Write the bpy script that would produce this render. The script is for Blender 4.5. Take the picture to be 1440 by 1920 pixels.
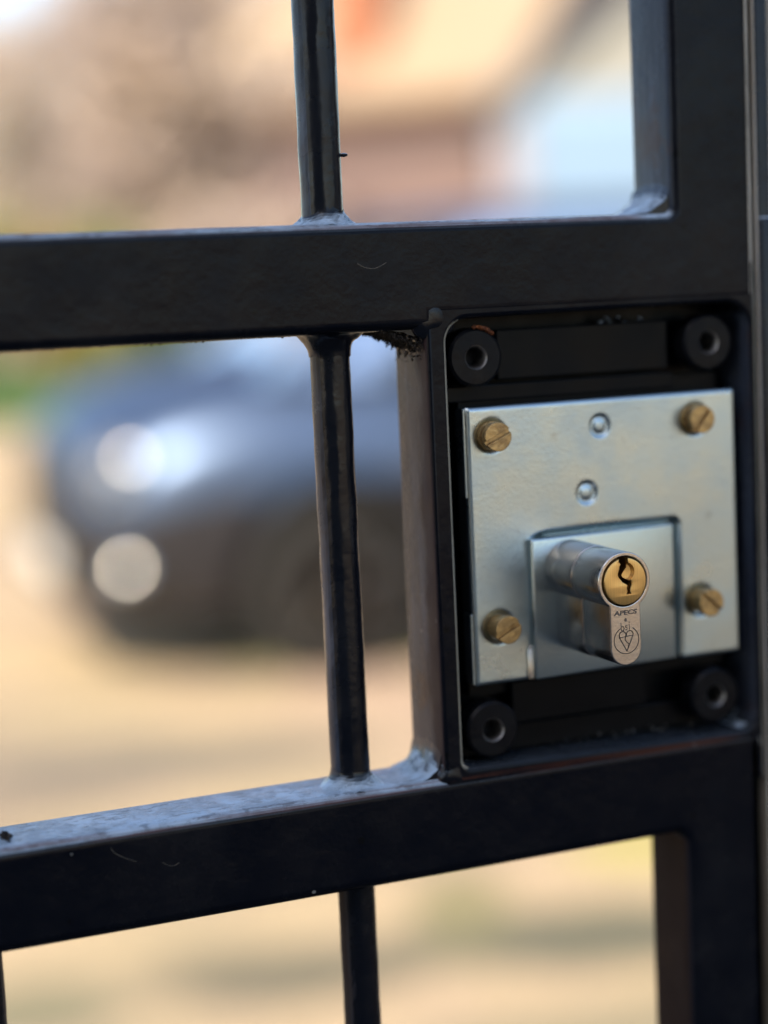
import bpy, bmesh, math, random
from mathutils import Vector, Matrix, noise
R_ = math.radians
random.seed(7)
for o in list(bpy.data.objects):
    bpy.data.objects.remove(o, do_unlink=True)
S = bpy.context.scene
COL = S.collection
LZ = 1.35                                  # height of the lock cylinder above the ground (m)

# ------------------------------------------------------------------ camera
YAW, PITCH, ROLL = 0.392, 0.121, -0.046
fwd = Vector((math.sin(YAW)*math.cos(PITCH), math.cos(YAW)*math.cos(PITCH), -math.sin(PITCH)))
rgt = Vector((math.cos(YAW), -math.sin(YAW), 0)); up = rgt.cross(fwd)
r2 = math.cos(ROLL)*rgt + math.sin(ROLL)*up; u2 = -math.sin(ROLL)*rgt + math.cos(ROLL)*up
cam = bpy.data.cameras.new('camera'); co = bpy.data.objects.new('camera', cam); COL.objects.link(co)
CAM = Vector((-0.2642, -0.4616, LZ + 0.0873))
m = Matrix.Identity(4)
for i in range(3):
    m[i][0] = r2[i]; m[i][1] = u2[i]; m[i][2] = -fwd[i]; m[i][3] = CAM[i]
co.matrix_world = m
cam.sensor_fit = 'HORIZONTAL'; cam.sensor_width = 36; cam.lens = 3500/1440*36
cam.clip_start = 0.05; cam.clip_end = 600
cam.dof.use_dof = True; cam.dof.focus_distance = 0.535; cam.dof.aperture_fstop = 4.1; cam.dof.aperture_blades = 0
S.camera = co

# ------------------------------------------------------------------ light
SUN = Vector((-0.45, -0.62, 0.64)).normalized()
w = bpy.data.worlds.new('World'); S.world = w; w.use_nodes = True
nt = w.node_tree; nt.nodes.clear()
sky = nt.nodes.new('ShaderNodeTexSky'); sky.sky_type = 'NISHITA'; sky.sun_disc = False
sky.sun_elevation = math.asin(SUN.z); sky.sun_rotation = math.atan2(SUN.x, SUN.y); sky.air_density = 1.0; sky.dust_density = 1.2
bg = nt.nodes.new('ShaderNodeBackground'); bg.inputs[1].default_value = 0.13
wo = nt.nodes.new('ShaderNodeOutputWorld'); nt.links.new(sky.outputs[0], bg.inputs[0]); nt.links.new(bg.outputs[0], wo.inputs[0])
sl = bpy.data.lights.new('sun', 'SUN'); sl.energy = 4.2; sl.angle = R_(0.5); sl.color = (1, 0.85, 0.66)
so = bpy.data.objects.new('sun', sl); COL.objects.link(so); so.rotation_euler = (-SUN).to_track_quat('-Z', 'Y').to_euler()
so.location = (-6, -8, 12)
S.view_settings.view_transform = 'Standard'; S.view_settings.look = 'None'
S.view_settings.exposure = 1.25; S.view_settings.gamma = 1.0; S.view_settings.use_curve_mapping = False
S.render.engine = 'CYCLES'

# ------------------------------------------------------------------ materials
def mat(name, col, rough=0.5, metal=0.0, coat=0.0, spec=0.5, noise_amt=0.0, noise_scale=20, bump=0.0, bump_scale=200, bump_dist=0.001,
        col2=None, rough2=None, extra=None, trans=0.0):
    M = bpy.data.materials.new(name); M.use_nodes = True; n = M.node_tree.nodes; l = M.node_tree.links
    b = n['Principled BSDF']
    b.inputs['Base Color'].default_value = (*col, 1); b.inputs['Roughness'].default_value = rough
    b.inputs['Metallic'].default_value = metal; b.inputs['Specular IOR Level'].default_value = spec
    b.inputs['Coat Weight'].default_value = coat; b.inputs['Coat Roughness'].default_value = 0.05
    b.inputs['Transmission Weight'].default_value = trans
    geo = n.new('ShaderNodeNewGeometry')
    if noise_amt or col2 or rough2 is not None:
        nz = n.new('ShaderNodeTexNoise'); nz.inputs['Scale'].default_value = noise_scale; nz.inputs['Detail'].default_value = 8
        l.new(geo.outputs['Position'], nz.inputs['Vector'])
        cr = n.new('ShaderNodeMapRange'); cr.inputs[1].default_value = .38; cr.inputs[2].default_value = .62
        l.new(nz.outputs[0], cr.inputs[0])
        mx = n.new('ShaderNodeMix'); mx.data_type = 'RGBA'
        c2 = col2 or tuple(c*(1-noise_amt) for c in col)
        mx.inputs['A'].default_value = (*col, 1); mx.inputs['B'].default_value = (*c2, 1)
        l.new(cr.outputs[0], mx.inputs['Factor']); l.new(mx.outputs['Result'], b.inputs['Base Color'])
        if rough2 is not None:
            rr = n.new('ShaderNodeMapRange'); rr.inputs[3].default_value = rough; rr.inputs[4].default_value = rough2
            rr.inputs[1].default_value = .35; rr.inputs[2].default_value = .65
            l.new(nz.outputs[0], rr.inputs[0]); l.new(rr.outputs[0], b.inputs['Roughness'])
    if bump:
        nb = n.new('ShaderNodeTexNoise'); nb.inputs['Scale'].default_value = bump_scale; nb.inputs['Detail'].default_value = 4
        l.new(geo.outputs['Position'], nb.inputs['Vector'])
        bp = n.new('ShaderNodeBump'); bp.inputs['Strength'].default_value = bump; bp.inputs['Distance'].default_value = bump_dist
        l.new(nb.outputs[0], bp.inputs['Height']); l.new(bp.outputs[0], b.inputs['Normal'])
    if extra: extra(M, n, l, b, geo)
    return M

def node(n, l, t, **k):
    x = n.new(t)
    for a, v in k.items(): setattr(x, a, v)
    return x
def math_(n, l, op, a, b=None, c=None, clamp=False):
    x = n.new('ShaderNodeMath'); x.operation = op; x.use_clamp = clamp
    for i, v in enumerate((a, b, c)):
        if v is None: continue
        if isinstance(v, (int, float)): x.inputs[i].default_value = v
        else: l.new(v, x.inputs[i])
    return x.outputs[0]
def maprange(n, l, v, a, b, c=0, d=1):
    x = n.new('ShaderNodeMapRange'); x.interpolation_type = 'SMOOTHSTEP'
    for i, q in ((1, a), (2, b), (3, c), (4, d)): x.inputs[i].default_value = q
    l.new(v, x.inputs[0]); return x.outputs[0]
def noise_(n, l, pos, scale, detail=6, rough=.6):
    x = n.new('ShaderNodeTexNoise'); x.inputs['Scale'].default_value = scale; x.inputs['Detail'].default_value = detail; x.inputs['Roughness'].default_value = rough
    l.new(pos, x.inputs['Vector']); return x.outputs[0]
def mixc(n, l, f, a, b):
    x = n.new('ShaderNodeMix'); x.data_type = 'RGBA'
    l.new(f, x.inputs['Factor'])
    for s, v in (('A', a), ('B', b)):
        if isinstance(v, tuple): x.inputs[s].default_value = (*v, 1)
        else: l.new(v, x.inputs[s])
    return x.outputs['Result']

def paint_extra(wear, arris=None, sheen_grime=1.0):
    # worn, dusty black gate paint: dust flecks, grime and painted sky sheen on upward faces, primer showing on the rails' front top edges
    def f(M, n, l, b, geo):
        pos = geo.outputs['Position']; sep = n.new('ShaderNodeSeparateXYZ'); l.new(pos, sep.inputs[0])
        sn = n.new('ShaderNodeSeparateXYZ'); l.new(geo.outputs['True Normal'], sn.inputs[0])
        base = mixc(n, l, maprange(n, l, noise_(n, l, pos, 45), .35, .7), (0.0028, 0.0038, 0.0072), (0.0055, 0.006, 0.009))
        base = mixc(n, l, math_(n, l, 'MULTIPLY', maprange(n, l, noise_(n, l, pos, 14, 7, .65), .48, .72), .5), base, (0.019, 0.019, 0.021))
        # flecks
        v = n.new('ShaderNodeTexVoronoi'); v.inputs['Scale'].default_value = 70; l.new(pos, v.inputs['Vector'])
        cellr = n.new('ShaderNodeSeparateColor'); l.new(v.outputs['Color'], cellr.inputs[0])
        big = math_(n, l, 'MULTIPLY', math_(n, l, 'GREATER_THAN', cellr.outputs[0], .86), .05)
        fl = math_(n, l, 'LESS_THAN', v.outputs['Distance'], big)
        base = mixc(n, l, math_(n, l, 'MULTIPLY', fl, .55), base, (0.35, 0.34, 0.32))
        # pits
        v3 = n.new('ShaderNodeTexVoronoi'); v3.inputs['Scale'].default_value = 120; l.new(pos, v3.inputs['Vector'])
        c3 = n.new('ShaderNodeSeparateColor'); l.new(v3.outputs['Color'], c3.inputs[0])
        pit = math_(n, l, 'LESS_THAN', v3.outputs['Distance'], math_(n, l, 'MULTIPLY', math_(n, l, 'GREATER_THAN', c3.outputs[1], .93), .16))
        base = mixc(n, l, math_(n, l, 'MULTIPLY', pit, .7), base, (0.003, 0.003, 0.003))
        # blue sky sheen painted on top faces, with darker grime blotches
        upm = maprange(n, l, sn.outputs[2], .3, .8, 0, sheen_grime)
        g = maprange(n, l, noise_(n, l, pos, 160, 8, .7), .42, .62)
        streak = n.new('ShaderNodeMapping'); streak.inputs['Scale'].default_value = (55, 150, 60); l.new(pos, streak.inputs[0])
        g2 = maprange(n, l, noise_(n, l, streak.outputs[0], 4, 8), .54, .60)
        sheenc = mixc(n, l, g, (0.52, 0.62, 0.72), (0.38, 0.44, 0.50))
        base = mixc(n, l, math_(n, l, 'MULTIPLY', upm, .8), base, sheenc)
        base = mixc(n, l, math_(n, l, 'MULTIPLY', math_(n, l, 'MULTIPLY', upm, g2), .4), base, (0.022, 0.02, 0.016))
        if wear:
            zz = sep.outputs[2]
            edge = None
            for e in (LZ+.1042, LZ-.0603):
                d = math_(n, l, 'ABSOLUTE', math_(n, l, 'SUBTRACT', zz, e))
                k = maprange(n, l, d, .0014, .0004)
                edge = k if edge is None else math_(n, l, 'MAXIMUM', edge, k)
            st = n.new('ShaderNodeMapping'); st.inputs['Scale'].default_value = (20, 1, 900); l.new(pos, st.inputs[0])
            brk = maprange(n, l, noise_(n, l, st.outputs[0], 1, 4), .42, .56)
            fr = math_(n, l, 'MULTIPLY', math_(n, l, 'LESS_THAN', sep.outputs[1], .0352), maprange(n, l, math_(n, l, 'ADD', sep.outputs[0], math_(n, l, 'MULTIPLY', math_(n, l, 'GREATER_THAN', sep.outputs[2], LZ), .028)), .062, .052))
            k = math_(n, l, 'MULTIPLY', math_(n, l, 'MULTIPLY', edge, brk), fr)
            base = mixc(n, l, math_(n, l, 'MULTIPLY', k, .55), base, (0.12, 0.04, 0.022))
        if arris is not None:  # edge highlight painted tan on arrises facing right and front
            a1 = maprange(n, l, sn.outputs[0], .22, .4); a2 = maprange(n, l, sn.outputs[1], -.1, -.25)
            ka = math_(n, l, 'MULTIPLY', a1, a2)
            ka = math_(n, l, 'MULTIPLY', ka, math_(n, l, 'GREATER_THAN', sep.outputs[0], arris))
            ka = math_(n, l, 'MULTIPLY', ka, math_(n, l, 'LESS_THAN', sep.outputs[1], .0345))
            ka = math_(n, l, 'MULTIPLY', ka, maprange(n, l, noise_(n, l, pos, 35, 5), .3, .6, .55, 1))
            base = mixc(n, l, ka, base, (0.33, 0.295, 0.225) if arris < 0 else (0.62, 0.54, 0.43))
        # blue-grey reflection painted on the side faces, with faint vertical water stains
        side = maprange(n, l, math_(n, l, 'ABSOLUTE', sn.outputs[0]), .7, .95)
        st2 = n.new('ShaderNodeMapping'); st2.inputs['Scale'].default_value = (1, 260, 22); l.new(pos, st2.inputs[0])
        s2 = maprange(n, l, noise_(n, l, st2.outputs[0], 1, 5), .45, .75)
        base = mixc(n, l, math_(n, l, 'MULTIPLY', side, math_(n, l, 'ADD', math_(n, l, 'MULTIPLY', s2, .5), .4)), base, (0.075, 0.09, 0.125))
        sr = math_(n, l, 'MULTIPLY', side, maprange(n, l, noise_(n, l, pos, 26), .56, .66))
        base = mixc(n, l, math_(n, l, 'MULTIPLY', sr, .6), base, (0.06, 0.028, 0.018))
        low = math_(n, l, 'MULTIPLY', side, math_(n, l, 'LESS_THAN', sep.outputs[2], LZ-.0895))
        base = mixc(n, l, math_(n, l, 'MULTIPLY', low, .95), base, (0.016, 0.007, 0.0045))
        brn = math_(n, l, 'MULTIPLY', side, math_(n, l, 'LESS_THAN', sep.outputs[0], -.03))
        brn = math_(n, l, 'MULTIPLY', brn, math_(n, l, 'GREATER_THAN', sep.outputs[0], -.05))
        brn = math_(n, l, 'MULTIPLY', brn, maprange(n, l, math_(n, l, 'ADD', sep.outputs[1], math_(n, l, 'MULTIPLY', noise_(n, l, pos, 40), .016)), .052, .045))
        base = mixc(n, l, math_(n, l, 'MULTIPLY', brn, .7), base, (0.045, 0.018, 0.011))
        l.new(base, b.inputs['Base Color'])
        rough_add = math_(n, l, 'ADD', math_(n, l, 'MULTIPLY', low, .5), math_(n, l, 'MULTIPLY', brn, .3))
        rg = maprange(n, l, noise_(n, l, pos, 60), .3, .7, .18, .31)
        rg = math_(n, l, 'ADD', rg, math_(n, l, 'MULTIPLY', math_(n, l, 'MULTIPLY', upm, g), .08))
        l.new(math_(n, l, 'ADD', rg, rough_add), b.inputs['Roughness'])
        h = math_(n, l, 'ADD', math_(n, l, 'MULTIPLY', noise_(n, l, pos, 420, 3), .25), math_(n, l, 'MULTIPLY', noise_(n, l, pos, 90, 3), 1.0))
        h = math_(n, l, 'ADD', h, math_(n, l, 'MULTIPLY', math_(n, l, 'MULTIPLY', g, upm), .35))
        bp = n.new('ShaderNodeBump'); bp.inputs['Strength'].default_value = .5; bp.inputs['Distance'].default_value = .0006
        l.new(h, bp.inputs['Height']); l.new(bp.outputs[0], b.inputs['Normal'])
    return f
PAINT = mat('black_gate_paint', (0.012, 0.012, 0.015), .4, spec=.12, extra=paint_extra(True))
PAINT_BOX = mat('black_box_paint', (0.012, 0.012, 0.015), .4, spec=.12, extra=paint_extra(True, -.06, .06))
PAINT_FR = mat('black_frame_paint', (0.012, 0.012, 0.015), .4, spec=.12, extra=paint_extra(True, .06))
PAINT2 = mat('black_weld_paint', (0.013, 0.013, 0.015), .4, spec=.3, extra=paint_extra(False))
BLACKIN = mat('gloss_black_recess', (0.0025, 0.003, 0.004), .28, spec=.1, rough2=.4, noise_scale=90, bump=.2, bump_scale=120, bump_dist=.0005)
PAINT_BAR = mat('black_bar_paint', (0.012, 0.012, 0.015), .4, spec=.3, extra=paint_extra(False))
DIRT = mat('brown_grime', (0.035, 0.024, 0.016), .95, col2=(0.012, 0.009, 0.007), noise_scale=900, bump=1, bump_scale=1500, bump_dist=.001)
RUST = mat('orange_rust', (0.30, 0.085, 0.02), .9, col2=(0.10, 0.03, 0.012), noise_scale=500, bump=.8, bump_scale=900)
RING = mat('dark_spacer', (0.0038, 0.0042, 0.006), .25, spec=.13, rough2=.42, noise_scale=120, bump=.15, bump_scale=300)
BRIGHTSTEEL = mat('worn_steel', (0.28, 0.26, 0.24), .35, metal=1, rough2=.5, noise_scale=400)

def zinc_extra(M, n, l, b, geo):
    pos = geo.outputs['Position']
    c = mixc(n, l, maprange(n, l, noise_(n, l, pos, 28, 5), .35, .65), (0.46, 0.54, 0.565), (0.49, 0.55, 0.55))
    sm = math_(n, l, 'MULTIPLY', maprange(n, l, noise_(n, l, pos, 170, 3), .64, .74), .35)
    c = mixc(n, l, sm, c, (0.28, 0.28, 0.26))
    l.new(c, b.inputs['Base Color'])
    l.new(maprange(n, l, noise_(n, l, pos, 60, 6), .3, .7, .30, .42), b.inputs['Roughness'])
    sc = n.new('ShaderNodeMapping'); sc.inputs['Rotation'].default_value = (0, R_(24), 0); sc.inputs['Scale'].default_value = (30, 30, 1500); l.new(pos, sc.inputs[0])
    scr = maprange(n, l, noise_(n, l, sc.outputs[0], 1, 2), .66, .74)
    blot = maprange(n, l, noise_(n, l, pos, 75, 7, .7), .45, .7)
    l.new(math_(n, l, 'ADD', math_(n, l, 'ADD', maprange(n, l, noise_(n, l, pos, 60, 6), .3, .7, .26, .38), math_(n, l, 'MULTIPLY', scr, .12)), math_(n, l, 'MULTIPLY', blot, .08)), b.inputs['Roughness'])
    bp = n.new('ShaderNodeBump'); bp.inputs['Strength'].default_value = .12; bp.inputs['Distance'].default_value = .0004
    l.new(math_(n, l, 'ADD', noise_(n, l, pos, 900, 2), math_(n, l, 'MULTIPLY', noise_(n, l, pos, 35, 2), 1.5)), bp.inputs['Height']); l.new(bp.outputs[0], b.inputs['Normal'])
ZINC = mat('zinc_plate', (0.55, 0.57, 0.53), .35, metal=1, extra=zinc_extra)
def leaf_extra(M, n, l, b, geo):
    zinc_extra(M, n, l, b, geo); b.inputs['Roughness'].default_value = .26
    for q in list(b.inputs['Roughness'].links): l.remove(q)
ZINC2 = mat('zinc_leaf', (0.55, 0.57, 0.53), .17, metal=1, extra=leaf_extra)
NICKEL = mat('satin_nickel', (0.56, 0.51, 0.465), .2, metal=1, rough2=.27, noise_scale=300, bump=.05, bump_scale=1200)
def brass_extra(M, n, l, b, geo):
    pos = geo.outputs['Position']
    mp = n.new('ShaderNodeMapping'); mp.inputs['Scale'].default_value = (2600, 60, 60); l.new(pos, mp.inputs[0])
    ln = noise_(n, l, mp.outputs[0], 1, 3)
    l.new(mixc(n, l, maprange(n, l, ln, .3, .7), (0.78, 0.50, 0.19), (0.66, 0.41, 0.15)), b.inputs['Base Color'])
    bp = n.new('ShaderNodeBump'); bp.inputs['Strength'].default_value = .15; bp.inputs['Distance'].default_value = .0001
    l.new(ln, bp.inputs['Height']); l.new(bp.outputs[0], b.inputs['Normal'])
BRASS = mat('brushed_brass', (0.72, 0.45, 0.17), .34, metal=1, extra=brass_extra)
BRASSOLD = mat('dull_brass', (0.56, 0.36, 0.15), .42, metal=1, col2=(0.40, 0.25, 0.11), noise_scale=350, rough2=.55, bump=.2, bump_scale=800)
ENGRAVE = mat('laser_mark', (0.085, 0.065, 0.052), .6)
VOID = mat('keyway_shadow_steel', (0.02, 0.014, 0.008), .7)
HAIR = mat('lint', (0.25, 0.21, 0.16), .8)

# ------------------------------------------------------------------ object helpers (mm frame: x right, y into depth, z up, origin at the lock cylinder)
def empty(name, loc, label=None, cat=None, group=None, rotz=0):
    o = bpy.data.objects.new(name, None); o.empty_display_size = .1; COL.objects.link(o); o.location = loc; o.rotation_euler = (0, 0, rotz)
    tag(o, label, cat, group); return o
def tag(o, label=None, cat=None, group=None, kind=None):
    if label: o['label'] = label
    if cat: o['category'] = cat
    if group: o['group'] = group
    if kind: o['kind'] = kind
    return o
def origin(o):
    v = Vector((0, 0, 0))
    while o is not None:
        v += o.location; o = o.parent
    return v
def link(name, me, material, parent=None, world=True, smooth=False, sharp=None):
    o = bpy.data.objects.new(name, me); COL.objects.link(o)
    if parent is not None:
        o.parent = parent
        if world: me.transform(Matrix.Translation(-origin(parent)))
    if isinstance(material, (list, tuple)):
        for x in material: me.materials.append(x)
    elif material: me.materials.clear(); me.materials.append(material)
    if smooth:
        for p in me.polygons: p.use_smooth = True
        if sharp: me.set_sharp_from_angle(angle=R_(sharp))
    return o
def MMM(me):                                # mm in the lock frame -> metres in the world
    me.transform(Matrix.Translation((0, 0, LZ)) @ Matrix.Scale(.001, 4)); return me
def from_bm(bm, name='m'):
    me = bpy.data.meshes.new(name); bm.normal_update(); bm.to_mesh(me); bm.free(); return me
def curve_mesh(splines, y0, y1, bevel=0, res=3, cyclic=True):
    """2D outlines (x,z) with holes, filled and extruded from y0 (front) to y1"""
    cu = bpy.data.curves.new('c', 'CURVE'); cu.dimensions = '2D'; cu.fill_mode = 'BOTH'
    for s in splines:
        sp = cu.splines.new('POLY'); sp.points.add(len(s)-1); sp.use_cyclic_u = True
        for p, q in zip(sp.points, s): p.co = (q[0], q[1], 0, 1)
    cu.extrude = max((y1-y0)/2-bevel, 0); cu.bevel_depth = bevel; cu.bevel_resolution = res; cu.offset = -bevel
    o = bpy.data.objects.new('c', cu); COL.objects.link(o)
    dg = bpy.context.evaluated_depsgraph_get(); me = bpy.data.meshes.new_from_object(o.evaluated_get(dg))
    bpy.data.objects.remove(o); bpy.data.curves.remove(cu)
    me.transform(Matrix(((1, 0, 0, 0), (0, 0, -1, (y0+y1)/2), (0, 1, 0, 0), (0, 0, 0, 1))))
    return me
def circ(x, z, r, n=48, a0=0, a1=360):
    full = abs(a1-a0) >= 360
    return [(x+r*math.cos(R_(a0+(a1-a0)*i/(n if full else n-1))), z+r*math.sin(R_(a0+(a1-a0)*i/(n if full else n-1)))) for i in range(n)]
def fillet(pts, rads, n=8):
    out = []; N = len(pts)
    for i in range(N):
        p = Vector(pts[i]); a = (Vector(pts[i-1])-p).normalized(); b = (Vector(pts[(i+1) % N])-p).normalized(); r = rads[i] if isinstance(rads, (list, tuple)) else rads
        if r <= 0: out.append(tuple(p)); continue
        ang = a.angle(b); d = r/math.tan(ang/2); c = p+(a+b).normalized()*(r/math.sin(ang/2))
        s = p+a*d; e = p+b*d
        va = s-c; vb = e-c; t = va.angle(vb)
        cr = va.x*vb.y-va.y*vb.x; sg = 1 if cr > 0 else -1
        for k in range(n+1):
            q = sg*t*k/n; out.append((c.x+va.x*math.cos(q)-va.y*math.sin(q), c.y+va.x*math.sin(q)+va.y*math.cos(q)))
    return out
def rect(x0, x1, z0, z1, r=0, n=6): return fillet([(x0, z0), (x1, z0), (x1, z1), (x0, z1)], r, n)
def boxm(x0, x1, y0, y1, z0, z1, bev=0, seg=2):
    bm = bmesh.new(); bmesh.ops.create_cube(bm, size=1)
    for v in bm.verts: v.co = Vector(((x0+x1)/2+v.co.x*(x1-x0), (y0+y1)/2+v.co.y*(y1-y0), (z0+z1)/2+v.co.z*(z1-z0)))
    if bev: bmesh.ops.bevel(bm, geom=bm.edges[:], offset=bev, segments=seg, affect='EDGES', profile=.5)
    return from_bm(bm)
def lathe(profile, axis='y', n=48, c=(0, 0, 0), cap=True, jit=0, seed=0):
    """profile: list of (radius, t along axis)"""
    bm = bmesh.new(); rings = []
    for r, t in profile:
        ring = []
        for i in range(n):
            a = 2*math.pi*i/n
            if axis == 'y': p = Vector((r*math.cos(a), t, r*math.sin(a)))
            elif axis == 'z': p = Vector((r*math.cos(a), r*math.sin(a), t))
            else: p = Vector((t, r*math.cos(a), r*math.sin(a)))
            if jit:
                k = noise.noise(p*.28+Vector((seed, 3, 1)))*jit+noise.noise(p*.9+Vector((seed, 0, 7)))*jit*.4; p = p+p.normalized()*k
            ring.append(bm.verts.new(p+Vector(c)))
        rings.append(ring)
    for a, b in zip(rings, rings[1:]):
        for i in range(n): bm.faces.new((a[i], a[(i+1) % n], b[(i+1) % n], b[i]))
    if cap:
        bm.faces.new(rings[0][::-1]); bm.faces.new(rings[-1])
    bmesh.ops.recalc_face_normals(bm, faces=bm.faces)
    return from_bm(bm)
def join(meshes):
    bm = bmesh.new()
    for me in meshes: bm.from_mesh(me)
    return from_bm(bm)

# ================================================================== SETTING
# view-aligned helper axes for laying out the yard (plain ground distances from the gate)
FX = Vector((math.sin(YAW), math.cos(YAW), 0)); RX = Vector((math.cos(YAW), -math.sin(YAW), 0)); C0 = Vector((CAM.x, CAM.y, 0))
def V(r, d, z=0): return C0+RX*r+FX*d+Vector((0, 0, z))
HEAD = math.atan2(RX.y, RX.x)

def ground_extra(M, n, l, b, geo):
    pos = geo.outputs['Position']
    big = maprange(n, l, noise_(n, l, pos, .55, 4), .40, .62)
    c = mixc(n, l, big, (0.58, 0.445, 0.26), (0.50, 0.36, 0.265))
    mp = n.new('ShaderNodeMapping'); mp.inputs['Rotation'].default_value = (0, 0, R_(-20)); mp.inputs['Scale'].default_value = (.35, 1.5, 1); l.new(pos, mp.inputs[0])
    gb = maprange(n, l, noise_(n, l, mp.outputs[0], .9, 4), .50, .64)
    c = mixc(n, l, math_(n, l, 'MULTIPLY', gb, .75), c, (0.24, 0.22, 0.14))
    wob = math_(n, l, 'MULTIPLY', math_(n, l, 'SUBTRACT', noise_(n, l, pos, 1.6, 4), .5), 1.1)
    sp = n.new('ShaderNodeSeparateXYZ'); l.new(pos, sp.inputs[0])  # patches below: shadow bands painted as darker ground, plus greenish and ochre ground
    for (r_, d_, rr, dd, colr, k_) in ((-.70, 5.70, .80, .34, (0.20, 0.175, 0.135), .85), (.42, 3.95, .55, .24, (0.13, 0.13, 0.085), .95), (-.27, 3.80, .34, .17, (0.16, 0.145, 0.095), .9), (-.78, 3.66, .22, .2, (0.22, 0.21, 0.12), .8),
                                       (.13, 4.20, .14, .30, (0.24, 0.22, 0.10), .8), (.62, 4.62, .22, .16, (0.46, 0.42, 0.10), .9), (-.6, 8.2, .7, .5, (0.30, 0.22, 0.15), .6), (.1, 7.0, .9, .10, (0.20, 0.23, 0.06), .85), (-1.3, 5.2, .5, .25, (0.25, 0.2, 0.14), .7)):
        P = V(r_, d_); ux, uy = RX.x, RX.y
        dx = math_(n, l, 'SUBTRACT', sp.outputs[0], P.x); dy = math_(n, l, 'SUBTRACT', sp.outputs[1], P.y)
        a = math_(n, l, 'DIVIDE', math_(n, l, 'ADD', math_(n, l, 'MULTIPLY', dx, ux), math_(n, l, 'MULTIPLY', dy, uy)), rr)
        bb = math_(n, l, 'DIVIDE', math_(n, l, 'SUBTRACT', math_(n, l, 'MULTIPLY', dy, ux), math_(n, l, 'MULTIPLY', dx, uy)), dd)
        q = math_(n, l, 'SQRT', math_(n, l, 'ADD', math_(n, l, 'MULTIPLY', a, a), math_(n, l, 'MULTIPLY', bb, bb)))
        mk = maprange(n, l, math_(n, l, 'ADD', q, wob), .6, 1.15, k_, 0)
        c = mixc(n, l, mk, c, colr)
    fine = maprange(n, l, noise_(n, l, pos, 45, 6), .3, .7)
    c2 = n.new('ShaderNodeMix'); c2.data_type = 'RGBA'; c2.blend_type = 'MULTIPLY'; c2.inputs['Factor'].default_value = .5
    l.new(c, c2.inputs['A']); l.new(fine, c2.inputs['B'])
    l.new(c2.outputs['Result'], b.inputs['Base Color'])
    bp = n.new('ShaderNodeBump'); bp.inputs['Strength'].default_value = .6; bp.inputs['Distance'].default_value = .02
    l.new(noise_(n, l, pos, 60, 5), bp.inputs['Height']); l.new(bp.outputs[0], b.inputs['Normal'])
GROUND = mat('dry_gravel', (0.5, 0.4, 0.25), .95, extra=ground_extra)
LAWN = mat('lawn_green', (0.045, 0.11, 0.018), .9, col2=(0.065, 0.125, 0.028), noise_scale=1.3, bump=.8, bump_scale=40, bump_dist=.03)
PAVE = mat('concrete_path', (0.10, 0.095, 0.085), .9, col2=(0.07, 0.066, 0.06), noise_scale=3, bump=.4, bump_scale=60, bump_dist=.004)

def quad(name, pts, material, z=0, kind='structure', label=None, cat=None):
    bm = bmesh.new(); bm.faces.new([bm.verts.new((p[0], p[1], z)) for p in pts]); bmesh.ops.recalc_face_normals(bm, faces=bm.faces)
    me = from_bm(bm)
    if me.polygons[0].normal.z < 0: me.flip_normals()
    o = link(name, me, material); return tag(o, label, cat, None, kind)
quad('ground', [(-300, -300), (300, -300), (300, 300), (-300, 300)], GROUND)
quad('path', [(-8, -4.95), (2.6, -4.95), (2.6, .6), (-8, .6)], PAVE, .004)

# ---- lawn: a gently bumpy sheet with short blades
def lawn():
    bm = bmesh.new(); rnd = random.Random(3)
    a, b_, c, d = V(-14, 21.5), V(1.5, 21.5), V(6, 46), V(-22, 46)
    N = 30
    g = [[bm.verts.new((a.lerp(b_, i/N)).lerp(d.lerp(c, i/N), j/N)+Vector((0, 0, .012+.02*rnd.random()))) for i in range(N+1)] for j in range(N+1)]
    for j in range(N):
        for i in range(N): bm.faces.new((g[j][i], g[j][i+1], g[j+1][i+1], g[j+1][i]))
    for k in range(9000):
        u, v = rnd.random(), rnd.random()**2
        p = (a.lerp(b_, u)).lerp(d.lerp(c, u), v); an = rnd.random()*6.28; s = .035; h = .05+.06*rnd.random()
        q = Vector((math.cos(an)*s, math.sin(an)*s, 0)); t = Vector((rnd.uniform(-.03, .03), rnd.uniform(-.03, .03), h))
        bm.faces.new((bm.verts.new(p-q+Vector((0, 0, .01))), bm.verts.new(p+q+Vector((0, 0, .01))), bm.verts.new(p+t)))
    o = link('grass', from_bm(bm), LAWN); tag(o, 'short green lawn beyond the parked car', 'grass', None, 'stuff')
lawn()

# ---- foliage things
BARK = mat('bark', (0.12, 0.085, 0.06), .9, col2=(0.07, 0.05, 0.04), noise_scale=12, bump=.8, bump_scale=30, bump_dist=.02)
def leafmat(name, a, b2):
    def ex(M, n, l, b, geo):
        oi = maprange(n, l, noise_(n, l, geo.outputs['Position'], 1.3, 3), .35, .65)
        l.new(mixc(n, l, oi, a, b2), b.inputs['Base Color'])
        tr = n.new('ShaderNodeBsdfTranslucent'); l.new(mixc(n, l, oi, a, b2), tr.inputs[0])
        ms = n.new('ShaderNodeMixShader'); ms.inputs[0].default_value = .35
        l.new(b.outputs[0], ms.inputs[1]); l.new(tr.outputs[0], ms.inputs[2])
        out = [x for x in n if x.type == 'OUTPUT_MATERIAL'][0]; l.new(ms.outputs[0], out.inputs[0])
    return mat(name, a, .7, extra=ex)
LEAF_BEIGE = leafmat('dry_beige_leaves', (0.56, 0.46, 0.37), (0.39, 0.33, 0.30))
LEAF_RUSSET = leafmat('russet_leaves', (0.46, 0.35, 0.28), (0.36, 0.30, 0.28))
LEAF_GOLD = leafmat('golden_leaves', (0.58, 0.40, 0.14), (0.44, 0.33, 0.13))
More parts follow.
